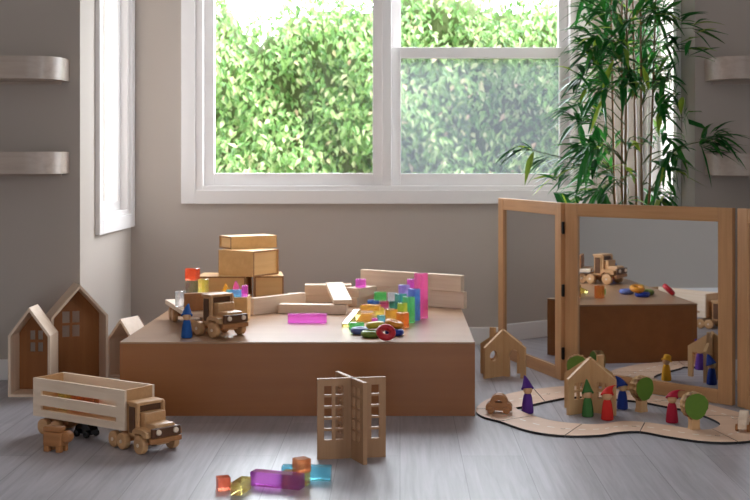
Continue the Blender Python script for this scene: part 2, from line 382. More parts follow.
# ------------------------------------------------------------------ the platform
PX0, PX1, PD0, PD1, PZ = -.9476, .2534, 4.223, 5.423, .25
p = thing('play_platform', 'low wide square birch plywood platform in the middle of the floor', 'platform', ((PX0 + PX1) / 2, (PD0 + PD1) / 2, 0))
hw, hd = (PX1 - PX0) / 2, (PD1 - PD0) / 2
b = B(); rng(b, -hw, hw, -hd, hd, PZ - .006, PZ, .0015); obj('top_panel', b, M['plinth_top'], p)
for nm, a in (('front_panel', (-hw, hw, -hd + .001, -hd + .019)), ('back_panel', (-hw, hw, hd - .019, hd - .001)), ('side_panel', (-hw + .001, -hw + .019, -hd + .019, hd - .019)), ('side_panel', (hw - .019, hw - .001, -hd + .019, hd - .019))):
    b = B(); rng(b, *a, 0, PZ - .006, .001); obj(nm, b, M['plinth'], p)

# ------------------------------------------------------------------ three box houses by the wall
def box_house(loc, rz, w, dep, eave, peak, label, win):
    "an open-fronted house frame with a back board; local -y faces out"
    o = thing('box_house', label, 'toy house', (loc[0], loc[1], 0), rz, 'open house boxes by the wall')
    t = .009; hw = w / 2
    out = [(-hw, 0), (hw, 0), (hw, eave), (0, peak), (-hw, eave)]
    sl = (peak - eave) / hw; k = math.sqrt(1 + sl * sl)
    ie = eave - t * (k - sl) ; ip = peak - t * k
    inn = [(-hw + t, t), (hw - t, t), (hw - t, ie), (0, ip), (-hw + t, ie)]
    b = B(); panel(b, out, [inn], dep - .006, mat4((0, (dep - .006) / 2, 0))); obj('shell', b, M['house_out'], o)
    b = B(); ins = [(-hw + .001, .001), (hw - .001, .001), (hw - .001, eave - .001), (0, peak - .0015), (-hw + .001, eave - .001)]
    wx, wz, s, g = win
    holes = [rect(wx + a, wx + a + s[0], wz + c, wz + c + s[1]) for a in (0, s[0] + g) for c in (0, s[1] + g)]
    panel(b, ins, holes, .006, mat4((0, dep - .003, 0))); obj('back_board', b, M['house_in'], o)
    return o
x, y = at(29, 397)
box_house((x, y), 0, .154, .115, .223, .326, 'small open house box at the foot of the wall, bright sunlit roof slope', (-.028, .149, (.0185, .034), .0105))
box_house((-1.212, 4.735), R(27), .214, .115, .272, .392, 'tallest open house box between two smaller ones', (-.043, .182, (.028, .044), .010))
x, y = at(117.6, 380)
box_house((x + .004, y + .03), R(-24), .122, .12, .157, .236, 'smallest house box half hidden behind the platform', (.0, .10, (.016, .022), .006))

# ------------------------------------------------------------------ wooden trucks
def make_cab(o):
    b = B(); rng(b, -.05, .150, -.022, .022, .026, .042, .002); obj('chassis', b, M['truck'], o)
    b = B(); rng(b, .036, .078, -.046, .046, .042, .136, .002); c = obj('cab', b, M['truck'], o)
    b = B(); rng(b, .030, .086, -.049, .049, .136, .145, .002); obj('roof', b, M['truck'], c)
    b = B(); rng(b, .0782, .0805, -.038, .038, .116, .134); w = obj('windscreen', b, M['dark'], c); w['label'] = 'dark windscreen slot'
    for s in (-1, 1):
        b = B(); a, e = sorted((s * .0462, s * .0482)); rng(b, .043, .072, a, e, .052, .130); q = obj('side_window', b, M['dark'], c); q['label'] = 'dark walnut side strip'
        b = B(); tube(b, [(.086, s * .044, .042), (.086, s * .044, .140)], .0055, 10); obj('exhaust_pipe', b, M['truck'], o, True)
    b = B(); rng(b, .080, .112, -.036, .036, .042, .117, .003); obj('engine_block', b, M['truck'], o)
    b = B(); rng(b, .100, .162, -.036, .036, .044, .090, .008); hd_ = obj('hood', b, M['truck'], o, True)
    b = B(); rng(b, .158, .170, -.050, .050, .052, .080, .003); g = obj('grille', b, M['dark'], o); g['label'] = 'dark walnut grille'
    for s in (-1, 1):
        b = B(); lathe(b, [(.0075, 0), (.0085, .002), (.008, .007), (.004, .009)], n=14, mtx=mat4((.168, s * .030, .068), (0, R(90), 0))); obj('headlight', b, M['pale'], g, True)
        b = B(); a, e = sorted((s * .036, s * .062))
        panel(b, [(.078, .052), (.090, .052), (.098, .060), (.128, .060), (.140, .052), (.156, .052), (.152, .068), (.132, .074), (.094, .074), (.082, .066)], [], .026, mat4((0, (a + e) / 2, 0))); obj('fender', b, M['truck'], o)
    b = B(); rng(b, .156, .168, -.055, .055, .034, .050, .003); obj('bumper', b, M['brown'], o)
    for x, r in ((-.022, .0248), (.024, .0248), (.116, .0268)):
        b = B(); tube(b, [(x, -.055, r), (x, .055, r)], .005, 8); obj('axle', b, M['brown'], o)
        for s in (-1, 1):
            b = B(); wheel_bm(b, (x, s * .055, r), r, .020); wv = obj('wheel', b, M['truck'], o, True)
            b = B(); tube(b, [(x, s * .0645, r), (x, s * .0672, r)], .0055, 10); obj('hub', b, M['pale'], wv, True)
def trailer_wheels(tr, xs, yo):
    for x in xs:
        b = B(); tube(b, [(x, -yo, .0248), (x, yo, .0248)], .005, 8); obj('axle', b, M['brown'], tr)
        for s in (-1, 1):
            b = B(); wheel_bm(b, (x, s * yo, .0248), .0248, .020); obj('wheel', b, M['truck'], tr, True)
# the truck on the floor with its slatted trailer
ft = thing('toy_truck', 'big wooden toy truck on the floor pulling a slatted box trailer', 'toy truck', (-.806, 3.80, 0), R(-45))
make_cab(ft)
tr = bpy.data.objects.new('trailer', None); C.objects.link(tr); tr.parent = ft; tr.rotation_euler = (0, 0, R(11.4)); tr.location = (.0, 0, 0)
tx0, tx1, tw, z0, z1, t = -.387, .020, .0625, .056, .176, .009
for s in (-1, 1):
    b = B(); L_ = tx1 - tx0
    hl = [rect(tx0 + .035, tx1 - .035, z0 + .068, z0 + .083), rect(tx0 + .035, tx1 - .035, z0 + .022, z0 + .036)]
    panel(b, rect(tx0, tx1, z0, z1), hl, t, mat4((0, s * (tw - t / 2), 0))); q = obj('slatted_side', b, M['pale'], tr)
for xx in (tx0 + t / 2, tx1 - t / 2):
    b = B(); box(b, (xx, 0, (z0 + z1) / 2), (t, 2 * tw - 2 * t, z1 - z0)); obj('end_board', b, M['truck'], tr)
b = B(); rng(b, tx0 + t, tx1 - t, -tw + t, tw - t, z0 + .002, z0 + .012); obj('trailer_floor', b, M['truck'], tr)
b = B(); rng(b, tx0 + .02, -.262, -.03, .03, .034, z0, .001); obj('wheel_carriage', b, M['brown'], tr)
trailer_wheels(tr, (-.347, -.290), .050)
# the truck on the platform with its flatbed
pt = thing('toy_truck', 'wooden toy truck on the platform with a flatbed trailer carrying clear blocks', 'toy truck', (-.684, 4.446, PZ), R(-46))
make_cab(pt)
tr2 = bpy.data.objects.new('trailer', None); C.objects.link(tr2); tr2.parent = pt; tr2.rotation_euler = (0, 0, R(-24))
b = B(); rng(b, -.455, -.0, -.076, .076, .056, .074, .002); obj('flatbed', b, M['pale'], tr2)
b = B(); rng(b, -.062, -.048, -.074, .074, .074, .138, .002); q = obj('headboard', b, M['brown'], tr2); q['label'] = 'brown headboard behind the cab'
b = B(); rng(b, -.43, -.30, -.03, .03, .034, .056, .001); obj('wheel_carriage', b, M['brown'], tr2)
trailer_wheels(tr2, (-.405, -.345), .058)

# ------------------------------------------------------------------ boxes and planks on the platform
def block(name, label, cat, m, x, y, z0, s, rz=0.0, group=None, bev=.0015, tilt=None):
    b = B(); box(b, (0, 0, s[2] / 2), s, (0, 0, 0), bev)
    o = obj(name, b, m, None); o.location = (x, y, z0); o.rotation_euler = tilt if tilt else (0, 0, rz)
    return tag(o, label, cat, group)
def hollow_box(label, x, y, z0, s, rz):
    "a plywood block: solid sides with inset end faces framed by the ply edge"
    o = thing('wooden_box', label, 'wooden box', (x, y, z0), rz, 'plywood boxes stacked on the platform')
    w, d, h = s; t = .007
    b = B(); rng(b, -w / 2, w / 2, -d / 2, d / 2, 0, t); rng(b, -w / 2, w / 2, -d / 2, d / 2, h - t, h); rng(b, -w / 2, -w / 2 + t, -d / 2, d / 2, t, h - t); rng(b, w / 2 - t, w / 2, -d / 2, d / 2, t, h - t)
    obj('carcass', b, M['crate'], o)
    for sg in (-1, 1):
        b = B(); a, e = sorted((sg * (d / 2), sg * (d / 2 + .0012))); ww, hh, q = w / 2, h, .006
        rng(b, -ww, ww, a, e, 0, q); rng(b, -ww, ww, a, e, hh - q, hh); rng(b, -ww, -ww + q, a, e, q, hh - q); rng(b, ww - q, ww, a, e, q, hh - q)
        pe = obj('ply_edge', b, M['crate_edge'], o); pe['label'] = 'darker ply edge'
        b = B(); a, e = sorted((sg * (d / 2 - .004), sg * (d / 2 - .009))); rng(b, -w / 2 + t, w / 2 - t, a, e, t, h - t); obj('inset_face', b, M['crate'], o)
hollow_box('wide plywood box on the platform behind the toy truck', -.732, 5.21, PZ, (.205, .17, .136), R(-2))
hollow_box('plywood box standing on the platform behind the plank on edge', -.553, 5.245, PZ, (.12, .2, .1355), R(8))
hollow_box('cube-like plywood box in the middle of the stack', -.632, 5.222, PZ + .1362, (.165, .185, .104), R(57))
hollow_box('flat plywood box lying on top of the stack', -.647, 5.325, PZ + .2405, (.12, .21, .052), R(-58))
# the crate-like block beside the truck
block('wooden_block', 'pale block behind the truck cab, bright blocks lying on it', 'wooden block', M['crate'], -.632, 4.775, PZ, (.11, .10, .095), 0, 'plain wooden blocks')
PG = 'long pale planks on the platform'
# plank on edge
ang = R(48)
def plank(label, x, y, z0, s, rz=0, tilt=None, m='pale'): return block('wooden_plank', label, 'plank', M[m], x, y, z0, s, rz, PG, .002, tilt)
x0, y0 = at(251, 315, PZ); 
plank('plank set on edge in front of the plywood boxes', x0 + .142 * math.cos(ang), y0 + .142 * math.sin(ang), PZ, (.284, .030, .067), ang)
x0, y0 = at(277, 313.3, PZ); x1, y1 = at(345.6, 314.8, PZ)
cx, cy = (x0 + x1) / 2, (y0 + y1) / 2; a = math.atan2(y1 - y0, x1 - x0)
plank('flat plank behind the single magenta bar, another plank leaning onto it', cx + .003 - math.sin(a) * .025, cy + math.cos(a) * .025, PZ, (.276, .048, .037), a + R(2))
# rear pair
plank('lower plank of the crossed pair behind the leaning plank', -.355, 5.385, PZ, (.25, .075, .040), R(14))
plank('upper plank of the crossed pair behind the leaning plank', -.310, 5.39, PZ + .040, (.20, .07, .038), R(3))
# leaning plank
pa, pb = Vector((-.228, 4.985, PZ + .0385)), Vector((-.285, 5.345, PZ + .0815))
d = (pb - pa); L_ = .33
yaw = math.atan2(d.y, d.x); pitch = math.atan2(d.z, math.hypot(d.x, d.y))
b = B(); box(b, (L_ / 2, 0, .009), (L_, .074, .018), (0, 0, 0), .002)
o = obj('wooden_plank', b, M['pale'], None); o.location = pa; o.rotation_euler = (0, -pitch, yaw); tag(o, 'thin plank leaning like a ramp over the others', 'plank', PG)
# two short planks
for k, (dx, lab) in enumerate(((0, 'lower of two short planks stacked behind the pastel cubes'), (.008, 'upper of two short planks, a magenta cube sitting on it'))):
    x0, y0 = at(357 + 2 * k, 307, PZ); a = R(60)
    u = Vector((math.cos(a), math.sin(a))); v = Vector((-u.y, u.x))
    c_ = Vector((x0, y0)) + u * (.065 + .01 * k) + v * .035
    plank(lab, c_.x, c_.y, PZ + .038 * k, (.13, .07, .038), a - R(4 * k))
# two long planks on edge
for k, lab in ((0, 'lower long plank of the two stacked on edge at the rear corner'), (1, 'upper long plank of the two stacked on edge at the rear corner')):
    A_, E_ = Vector((.262 - .012 * k, 5.148)), Vector((-.172, 5.425)); u = (E_ - A_).normalized(); v = Vector((-u.y, u.x)) * -1
    n = Vector((u.y, -u.x)); n = n if n.y > 0 else -n
    c_ = (A_ + E_) / 2 + n * .015
    plank(lab, c_.x, c_.y, PZ + .069 * k, ((E_ - A_).length, .029, .069), math.atan2(u.y, u.x))

# ------------------------------------------------------------------ clear blocks
CG = 'translucent acrylic blocks'
def clear(label, col, px, py, z, s, rz=0.0, tilt=None, xy=None):
    x, y = xy if xy else at(px, py, z)
    return block('acrylic_block', label, 'block', M['a_' + col], x, y, z + .0003, s, rz, CG, .0015, tilt)
U = .034
clear('long magenta bar lying alone on the bare platform top', 'magenta', 307.5, 322.5, PZ, (.146, U, U), R(-2))
# the tower row
clear('tallest pink block standing upright in the coloured row', 'pink', 421.0, 318.3, PZ, (U * 1.15, U * 1.15, .176), R(38))
clear('magenta block standing upright, second tallest of the row', 'magenta', 412.8, 314.5, PZ, (U, U, .142), R(38))
clear('blue block standing upright beside the tall pink one', 'blue', 414.2, 320.3, PZ, (U, U, .122), R(38))
clear('lavender block standing upright behind the green ones', 'lavender', 404.2, 315.0, PZ, (U, U, .120), R(38))
clear('green block standing upright in front of the blue one', 'green', 408.8, 322.6, PZ, (U, U, .098), R(38))
clear('teal block standing upright behind the lime one', 'teal', 400.6, 318.5, PZ, (U, U, .096), R(38))
clear('lime block standing upright behind the orange one', 'lime', 402.4, 323.6, PZ, (U * .8, U * .8, .078), R(38))
clear('orange block standing upright at the low end of the row', 'orange', 402.6, 327.5, PZ, (U, U, .056), R(38))
clear('amber block beside the low orange one, behind the orange ring', 'amber', 391.5, 324, PZ, (U, U, .056), R(38))
# the pastel cubes
clear('blue slab under the pale green cube', 'blue', 373.5, 307.8, PZ, (.048, U, U), R(-4))
clear('pink cube between the blue slab and the teal cube', 'pink', 384.2, 309.0, PZ, (U, U, U), R(4))
clear('teal cube under the clear one', 'teal', 393.4, 309.2, PZ, (U, U, U), R(2))
clear('pale green slab on top of the blue slab and pink cube', 'green', 0, 0, PZ + U + .0004, (.050, U, U), R(-3), xy=at(380.5, 308.3, PZ))
clear('colourless cube on top of the teal cube', 'clear', 0, 0, PZ + U + .0004, (.036, U, U), R(3), xy=at(391.8, 308.8, PZ))
xk, yk = at(364, 301.5, PZ)
clear('magenta cube perched on the two short planks', 'magenta', 0, 0, PZ + .0765, (.042, .036, .036), R(-6), xy=(-.165, 5.275))
# the tumbled heap in front
clear('pale yellow bar at the outer end of the tumbled heap', 'yellow', 352, 322.0, PZ + .012, (.115, U * .8, U * .7), tilt=(0, R(-22), R(66)))
clear('green bar at the front of the tumbled heap', 'green', 356.5, 329.5, PZ, (.055, U * .8, U * .75), R(4))
clear('amber bar lying in the middle of the heap', 'amber', 364.5, 321.0, PZ, (.07, U, U * .9), R(-14))
clear('orange slab topmost on the tumbled heap', 'amber', 0, 0, PZ + U * .9 + .001, (.074, U, .022), R(-10), xy=at(370.5, 318.5, PZ))
clear('cyan cube in the tumbled heap', 'cyan', 381.5, 322.3, PZ, (U * .8, U * .8, U * .8), R(20))
clear('small magenta cube in the tumbled heap behind the olive ring', 'magenta', 374.6, 324.8, PZ, (U * .6, U * .6, U * .75), R(12))
clear('deep yellow cube in the heap beside the amber bar', 'yellow', 378.5, 316.5, PZ, (U, U, U), R(24))
# load of the flatbed
dz = PZ + .0745
clear('smoky olive block standing on the flatbed', 'smoke', 0, 0, dz, (.04, .036, .094), R(-24), xy=(-.770, 4.64))
clear('vermilion cube on the smoky block of the flatbed', 'vermilion', 0, 0, dz + .0945, (.044, .036, .044), R(-20), xy=(-.770, 4.64))
clear('yellow block standing on the flatbed', 'yellow', 0, 0, dz, (.026, .034, .098), R(-20), xy=(-.730, 4.64))
clear('colourless block standing at the edge of the flatbed', 'clear', 0, 0, dz, (.026, .034, .058), R(-20), xy=(-.808, 4.60))
# on the crate block
zc = PZ + .0955
clear('cyan bar lying on the block behind the cab', 'cyan', 0, 0, zc, (.058, .026, .027), 0, xy=(-.630, 4.745))
clear('magenta block upright on the block behind the cab', 'magenta', 0, 0, zc, (.022, .030, .042), 0, xy=(-.591, 4.762))
def prism(label, col, x, y, z, w, hgt, dep, rz):
    b = B(); panel(b, [(-w / 2, 0), (w / 2, 0), (-w * .1, hgt)], [], dep, Matrix.Identity(4))
    o = obj('acrylic_prism', b, M['a_' + col]); o.location = (x, y, z + .0003); o.rotation_euler = (0, 0, rz); return tag(o, label, 'block', CG)
prism('orange three-cornered block behind the cyan bar', 'amber', -.665, 4.800, zc, .050, .048, .024, R(8))
prism('pink three-cornered block behind the cyan bar', 'pink', -.626, 4.802, zc, .046, .054, .024, R(-8))
# in the floor truck's trailer
def in_trailer(lx, ly):
    v = Matrix.Rotation(R(-33.6), 3, 'Z') @ Vector((lx, ly, 0)); return (-.806 + v.x, 3.80 + v.y)
clear('yellow block inside the slatted trailer', 'yellow', 0, 0, .0685, (.04, .034, .075), R(-33.6), xy=in_trailer(-.33, .022))
clear('orange bar inside the slatted trailer', 'orange', 0, 0, .0685, (.09, .034, .05), R(-30), xy=in_trailer(-.25, .028))
# on the open floor
clear('small orange-red cube alone at the front of the floor', 'vermilion', 223.4, 489.6, 0, (.033, .033, .034), R(20))
clear('yellow bar on the floor between the orange-red cube and the purple bar', 'yellow', 240.8, 492.3, 0, (.072, .028, .033), R(74))
x0, y0 = at(250, 486, 0); x1, y1 = at(299.5, 490.7, 0); a = math.atan2(y1 - y0, x1 - x0)
clear('long purple bar lying at the front of the floor', 'purple', 0, 0, 0, (math.hypot(x1 - x0, y1 - y0), .036, .038), a, xy=((x0 + x1) / 2 - math.sin(a) * .018, (y0 + y1) / 2 + math.cos(a) * .018))
ax, ay = at(298, 486.0, 0)
clear('amber bar on the floor under the orange cube', 'amber', 0, 0, 0, (.070, .032, .036), R(-13), xy=(ax - .006, ay + .014))
clear('orange cube on top of the amber bar on the floor', 'orange', 0, 0, .0365, (.038, .036, .036), R(34), xy=(-.262, 3.330))
tx_, ty_ = at(306, 481.5, 0)
clear('turquoise bar lying behind the purple one on the floor', 'cyan', 0, 0, 0, (.134, .034, .037), R(-4), xy=(tx_, ty_ + .022))

# ------------------------------------------------------------------ rings
def ring(label, col, px, py, z, rot=(0, 0, 0), Rm=.0222, r=.0118, xy=None):
    b = B(); n, k = 28, 12; vs = []
    for i in range(n):
        a = 2 * math.pi * i / n
        vs.append([b.verts.new(((Rm + r * math.cos(2 * math.pi * j / k)) * math.cos(a), (Rm + r * math.cos(2 * math.pi * j / k)) * math.sin(a), r * math.sin(2 * math.pi * j / k))) for j in range(k)])
    for i in range(n):
        for j in range(k): b.faces.new((vs[i][j], vs[(i + 1) % n][j], vs[(i + 1) % n][(j + 1) % k], vs[i][(j + 1) % k]))
    o = obj('wooden_ring', b, M['r_' + col], None, True); x, y = xy or at(px, py, z); o.location = (x, y, z); o.rotation_euler = rot
    return tag(o, label, 'ring', 'painted wooden rings')
rr = .0118
ring('slate blue wooden ring lying at the outer edge of the heap', 'blue', 360, 330.5, PZ + rr)
ring('green wooden ring lying flat under the olive ring', 'green', 370.5, 333.8, PZ + rr)
ring('navy wooden ring peeping out behind the red ring', 'navy', 394.5, 332.0, PZ + rr)
ring('red wooden ring tilted up to face the front', 'red', 386, 332.4, PZ + .0285, (R(42), R(8), 0))
ring('olive yellow wooden ring on top of the green ring', 'olive', 375.5, 325.0, PZ + .0355, (R(-4), R(-5), 0))
ring('orange wooden ring leaning over the navy ring', 'orange', 394.2, 323.8, PZ + .0375, (R(4), R(15), R(4)))

# ------------------------------------------------------------------ peg dolls
def peg_doll(col, label, px, py, z=0, face=0.0, bend=(0, 0), xy=None, sc=1.0, brim=False):
    x, y = xy or at(px, py, z)
    o = thing('peg_doll', label, 'peg doll', (x, y, z), face, 'wooden peg dolls'); o.scale = (sc,) * 3
    m = M['g_' + col]
    b = B(); lathe(b, [(.0165, 0), (.0192, .002), (.0198, .007), (.0178, .028), (.0150, .048), (.0128, .058), (.0100, .063), (.006, .065)], n=24); obj('robe', b, m, o, True)
    b = B(); bmesh.ops.create_uvsphere(b, u_segments=20, v_segments=12, radius=.0148, matrix=Matrix.Translation((0, -.001, .0755))); obj('head', b, M['face'], o, True)
    b = B()
    # soft felt hat: rings up a bent axis, lifted at the face
    prof = [(.0150, .000), (.0202, -.001), (.0206, .002), (.0176, .007), (.0148, .014), (.0116, .023), (.0084, .031), (.0058, .038), (.0036, .044), (.0012, .0475)] if not brim else [(.0150, 0), (.0215, -.001), (.0215, .002), (.0160, .005), (.0156, .014), (.0140, .020), (.0080, .024), (.001, .0245)]
    rings = []; n = 20; base = mat4((0, .0015, .0785), (R(-20), 0, 0))
    for r, h in prof:
        t = max(0, h) / .0475; off = Vector((bend[0] * t ** 2.2, bend[1] * t ** 2.2, h * (1 - .35 * abs(bend[0]) / .03 * t * t)))
        rings.append([b.verts.new(base @ (Vector((r * math.cos(2 * math.pi * k / n), r * math.sin(2 * math.pi * k / n), 0)) + off)) for k in range(n)])
    for p_, q_ in zip(rings, rings[1:]):
        for k in range(n): b.faces.new((p_[k], p_[(k + 1) % n], q_[(k + 1) % n], q_[k]))
    b.faces.new(rings[-1]); b.faces.new(rings[0][::-1])
    obj('hat', b, m, o, True)
    return o
peg_doll('royal', 'blue peg doll standing at the platform edge beside the truck', 186.8, 337.8, PZ, R(8), (.006, .004), sc=.98)
peg_doll('purple', 'purple peg doll in a pointed hat standing inside the road loop', 527.6, 413.0, 0, R(10), (-.006, 0), sc=1.05)
peg_doll('green', 'green peg doll standing in front of the window house', 587.8, 416.5, 0, R(5), (0, 0), sc=1.0)
peg_doll('red', 'bright red peg doll with a curling hat beside the window house', 607.3, 419.8, 0, R(-5), (.032, 0), sc=1.06)
peg_doll('blue', 'dark blue peg doll beside the tree with the narrow green face', 622.4, 409.0, 0, R(30), (-.016, .004), sc=1.0)
peg_doll('crimson', 'crimson peg doll with a long bent hat between the two round trees', 672, 422.5, 0, R(-12), (.042, 0), sc=1.03)

# ------------------------------------------------------------------ interlocking play houses
def arch(u0, u1, v1, n=10):
    c, r = (u0 + u1) / 2, (u1 - u0) / 2
    return [(c + r * math.cos(math.pi * k / n), v1 - r + r * math.sin(math.pi * k / n)) for k in range(n + 1)]
def play_house(label, px, py, a1, a2, kind, chimney=1, flip=()):
    x, y = at(px, py)
    o = thing('slotted_house', label, 'toy house', (x, y, 0), 0, 'slotted plywood play houses')
    W_, E, P_, t = .104, .122, .188, .0115
    for k, a in enumerate((a1, a2)):
        out = [(-W_, 0)]
        # doorway notch in the far half
        du0, du1, dv = .030, .084, .100
        s = 1
        if kind == 'square': door = [(du0, 0), (du0, dv), (du1, dv), (du1, 0)]
        else: door = [(du0, 0)] + arch(du0, du1, dv + .01)[::-1] + [(du1, 0)]
        out += door + [(W_, 0), (W_, E)]
        sl = (P_ - E) / W_
        if k == chimney and kind == 'square': out += [(.060, P_ - .060 * sl), (.060, P_ + .002), (.036, P_ + .002), (.036, P_ - .036 * sl)]
        out += [(0, P_)]
        if kind != 'square' and k == chimney: out += [(-.036, P_ - .036 * sl), (-.036, P_ + .002), (-.060, P_ + .002), (-.060, P_ - .060 * sl)]
        out += [(-W_, E)]
        if kind == 'square':
            holes = [rect(-.078 + i, -.058 + i, .050 + j, .074 + j) for i in (0, .026) for j in (0, .032)]
        else: holes = [disc(-.056, .086, .021)]
        b = B(); panel(b, out, holes, t, mat4((0, 0, 0), (0, 0, a + (math.pi if k in flip else 0)))); obj('gable_panel', b, M['birch'], o)
    return o
# panel 1 : its window half comes forward to the left; panel 2 : its door half comes forward to the right
play_house('plywood play house with a round window beside the platform', 503, 375.8, math.atan2(.066, .080), math.atan2(-.062, .084), 'round')
ph = play_house('plywood play house with small square windows beside the green and red dolls', 590, 411.6, math.atan2(.055, .078), math.atan2(-.074, .078), 'square', 0, (1,))

# ------------------------------------------------------------------ sliced-log trees
def log_tree(label, px, py, rz, dia=.080, total=.122, xy=None):
    x, y = xy or at(px, py)
    o = thing('toy_tree', label, 'toy tree', (x, y, 0), rz, 'sliced wood toy trees')
    th = .034; n = 30; rr_ = random.Random(int(px))
    rad = [dia / 2 * (1 + .035 * math.sin(3 * k * .21) + .03 * rr_.uniform(-1, 1)) for k in range(n)]
    cz = total - dia / 2
    def circ(y_, f, jag): return [Vector((rad[k] * f * (1 + (jag * (.06 if k % 2 else -.03))) * math.cos(2 * math.pi * k / n), y_, cz + rad[k] * f * (1 + (jag * (.06 if k % 2 else -.03))) * math.sin(2 * math.pi * k / n))) for k in range(n)]
    b = B(); rings = [[b.verts.new(v) for v in circ(y_, f, j)] for y_, f, j in ((-th / 2, .985, 0), (-th / 2 + .003, 1.0, 1), (0, 1.02, 1), (th / 2 - .003, 1.0, 1), (th / 2, .985, 0))]
    for p_, q_ in zip(rings, rings[1:]):
        for k in range(n): b.faces.new((p_[k], p_[(k + 1) % n], q_[(k + 1) % n], q_[k]))
    b.faces.new(rings[0]); b.faces.new(rings[-1])
    cr = obj('crown', b, M['bark'], o)
    b = B()
    for y_, s in ((-th / 2 - .0008, 1), (th / 2 + .0008, 1)):
        f = [b.verts.new(v) for v in circ(y_, .975, 0)]; g = [b.verts.new(v) for v in circ(y_ * .97, .975, 0)]
        b.faces.new(f); 
        for k in range(n): b.faces.new((f[k], f[(k + 1) % n], g[(k + 1) % n], g[k]))
    q = obj('painted_face', b, M['green'], cr); q['label'] = 'green painted face'
    b = B(); panel(b, [(-.0175, 0), (.0175, 0), (.0135, .016), (.013, cz - dia * .40), (-.013, cz - dia * .40), (-.0135, .016)], [], .028, Matrix.Identity(4)); obj('trunk', b, M['birch'], o)
    return o
log_tree('toy tree turned aside, its bark edge showing, beside the dark blue doll', 641.5, 411.5, R(33), .082)
log_tree('toy tree with a broad round green face beside the crimson doll', 694, 431.2, R(13), .083, .124)
log_tree('toy tree tucked between the window house and the mirror', 577, 385, R(-8), xy=(.676, 4.766))
# hidden from the front by the window house, seen in the mirror
peg_doll('yellow', 'yellow peg doll in a brimmed hat, seen only in the mirror', 0, 0, 0, R(150), (0, 0), xy=(.672, 4.49), brim=True)

# ------------------------------------------------------------------ the road
ST = [((476, 411), (516, 410)), ((482, 418), (520, 412.5)), ((500, 423.2), (533, 417.7)), ((530, 433), (554, 423)), ((565, 437.6), (582, 426)), ((600, 437), (603, 426)), ((617, 434.3), (622, 423.2)), ((640, 433.5), (645, 424.3)),
      ((668, 438.5), (678, 428.8)), ((704, 443.5), (699, 431.8)), ((738, 444), (712, 431)), ((764, 440), (719.5, 427.5)), ((770, 429), (718, 424)), ((754, 419), (704, 417.5)), ((732, 412.5), (686, 412)), ((704, 405.5), (665, 408)),
      ((678, 401), (647, 404.5)), ((650, 396.5), (628.6, 402)), ((615, 392), (600, 399.5)), ((588, 388.5), (583, 398.5)), ((565, 388), (565, 399.6)), ((534, 391), (545, 403.5)), ((509, 395.4), (525, 408)), ((487, 401.5), (517, 409.3))]
OUT = [Vector(at(*s[0])) for s in ST]; INN = [Vector(at(*s[1])) for s in ST]; N = len(ST)
def cr_(P, i, t):
    p0, p1, p2, p3 = P[(i - 1) % N], P[i % N], P[(i + 1) % N], P[(i + 2) % N]
    return .5 * ((2 * p1) + (p2 - p0) * t + (2 * p0 - 5 * p1 + 4 * p2 - p3) * t * t + (3 * p1 - p0 - 3 * p2 + p3) * t ** 3)
RT = .0075
roadlab = {0: 'curved road piece at the end of the loop, brown car on it', 2: 'road piece sweeping in front of the purple doll', 4: 'road piece in front of the green and red dolls', 7: 'road piece in front of the crimson doll', 10: 'road piece with the pale car on it', 13: 'road piece at the foot of the mirror behind the crimson doll', 16: 'road piece running between the mirror and the trees', 19: 'road piece passing behind the window house', 21: 'straight road piece behind the purple doll'}
cuts = [0, 2, 4, 7, 10, 13, 16, 19, 21, 24]
SUB = 6
for a, e in zip(cuts, cuts[1:]):
    o = thing('road_piece', roadlab[a], 'toy road', (0, 0, 0), 0, 'wooden puzzle road')
    steps = (e - a) * SUB; prs = []
    for k in range(steps + 1):
        tt = a + k / SUB
        if k == 0: tt += .015
        if k == steps: tt -= .015
        i = int(tt); prs.append((cr_(OUT, i, tt - i), cr_(INN, i, tt - i)))
    o.location = ((prs[steps // 2][0].x + prs[steps // 2][1].x) / 2, (prs[steps // 2][0].y + prs[steps // 2][1].y) / 2, 0)
    ol = Vector(o.location[:2])
    b = B(); rows = []
    for q, r_ in prs:
        q, r_ = q - ol, r_ - ol
        rows.append([b.verts.new((q.x, q.y, 0)), b.verts.new((q.x, q.y, RT)), b.verts.new((r_.x, r_.y, RT)), b.verts.new((r_.x, r_.y, 0))])
    for p_, q_ in zip(rows, rows[1:]):
        for k in range(4):
            f = b.faces.new((p_[k], p_[(k + 1) % 4], q_[(k + 1) % 4], q_[k])); f.material_index = 0 if k == 1 else 1
    for r_ in (rows[0], rows[-1]): b.faces.new(r_).material_index = 1
    obj('road_board', b, [M['road'], M['black']], o)
    b = B()
    for k in range(1, steps - 1, 3):
        if k + 1.4 > steps: break
        seg = []
        for tt in (k, k + .7, k + 1.4):
            i = int(tt); f = tt - i; i2 = min(i + 1, steps)
            mo = prs[i][0].lerp(prs[i2][0], f); mi = prs[i][1].lerp(prs[i2][1], f)
            c_ = (mo + mi) / 2 - ol; w_ = (mo - mi).normalized() * .0035; seg.append((c_ + w_, c_ - w_))
        for (p_, q_), (r_, s_) in zip(seg, seg[1:]):
            b.faces.new([b.verts.new((v.x, v.y, RT + .0006)) for v in (p_, q_, s_, r_)])
    obj('lane_dashes', b, M['dash'], o)
    # puzzle tab joint
    q, r_ = prs[-3]; mid = (q + r_) / 2 - ol
    b = B(); lathe(b, [(.008, .001), (.008, RT + .0004)], (mid.x, mid.y, 0), 14); kb = obj('joint_tab', b, M['black'], o)
    b = B(); lathe(b, [(.0066, .001), (.0066, RT + .0008)], (mid.x, mid.y, 0), 14); obj('joint_peg', b, M['road'], kb)

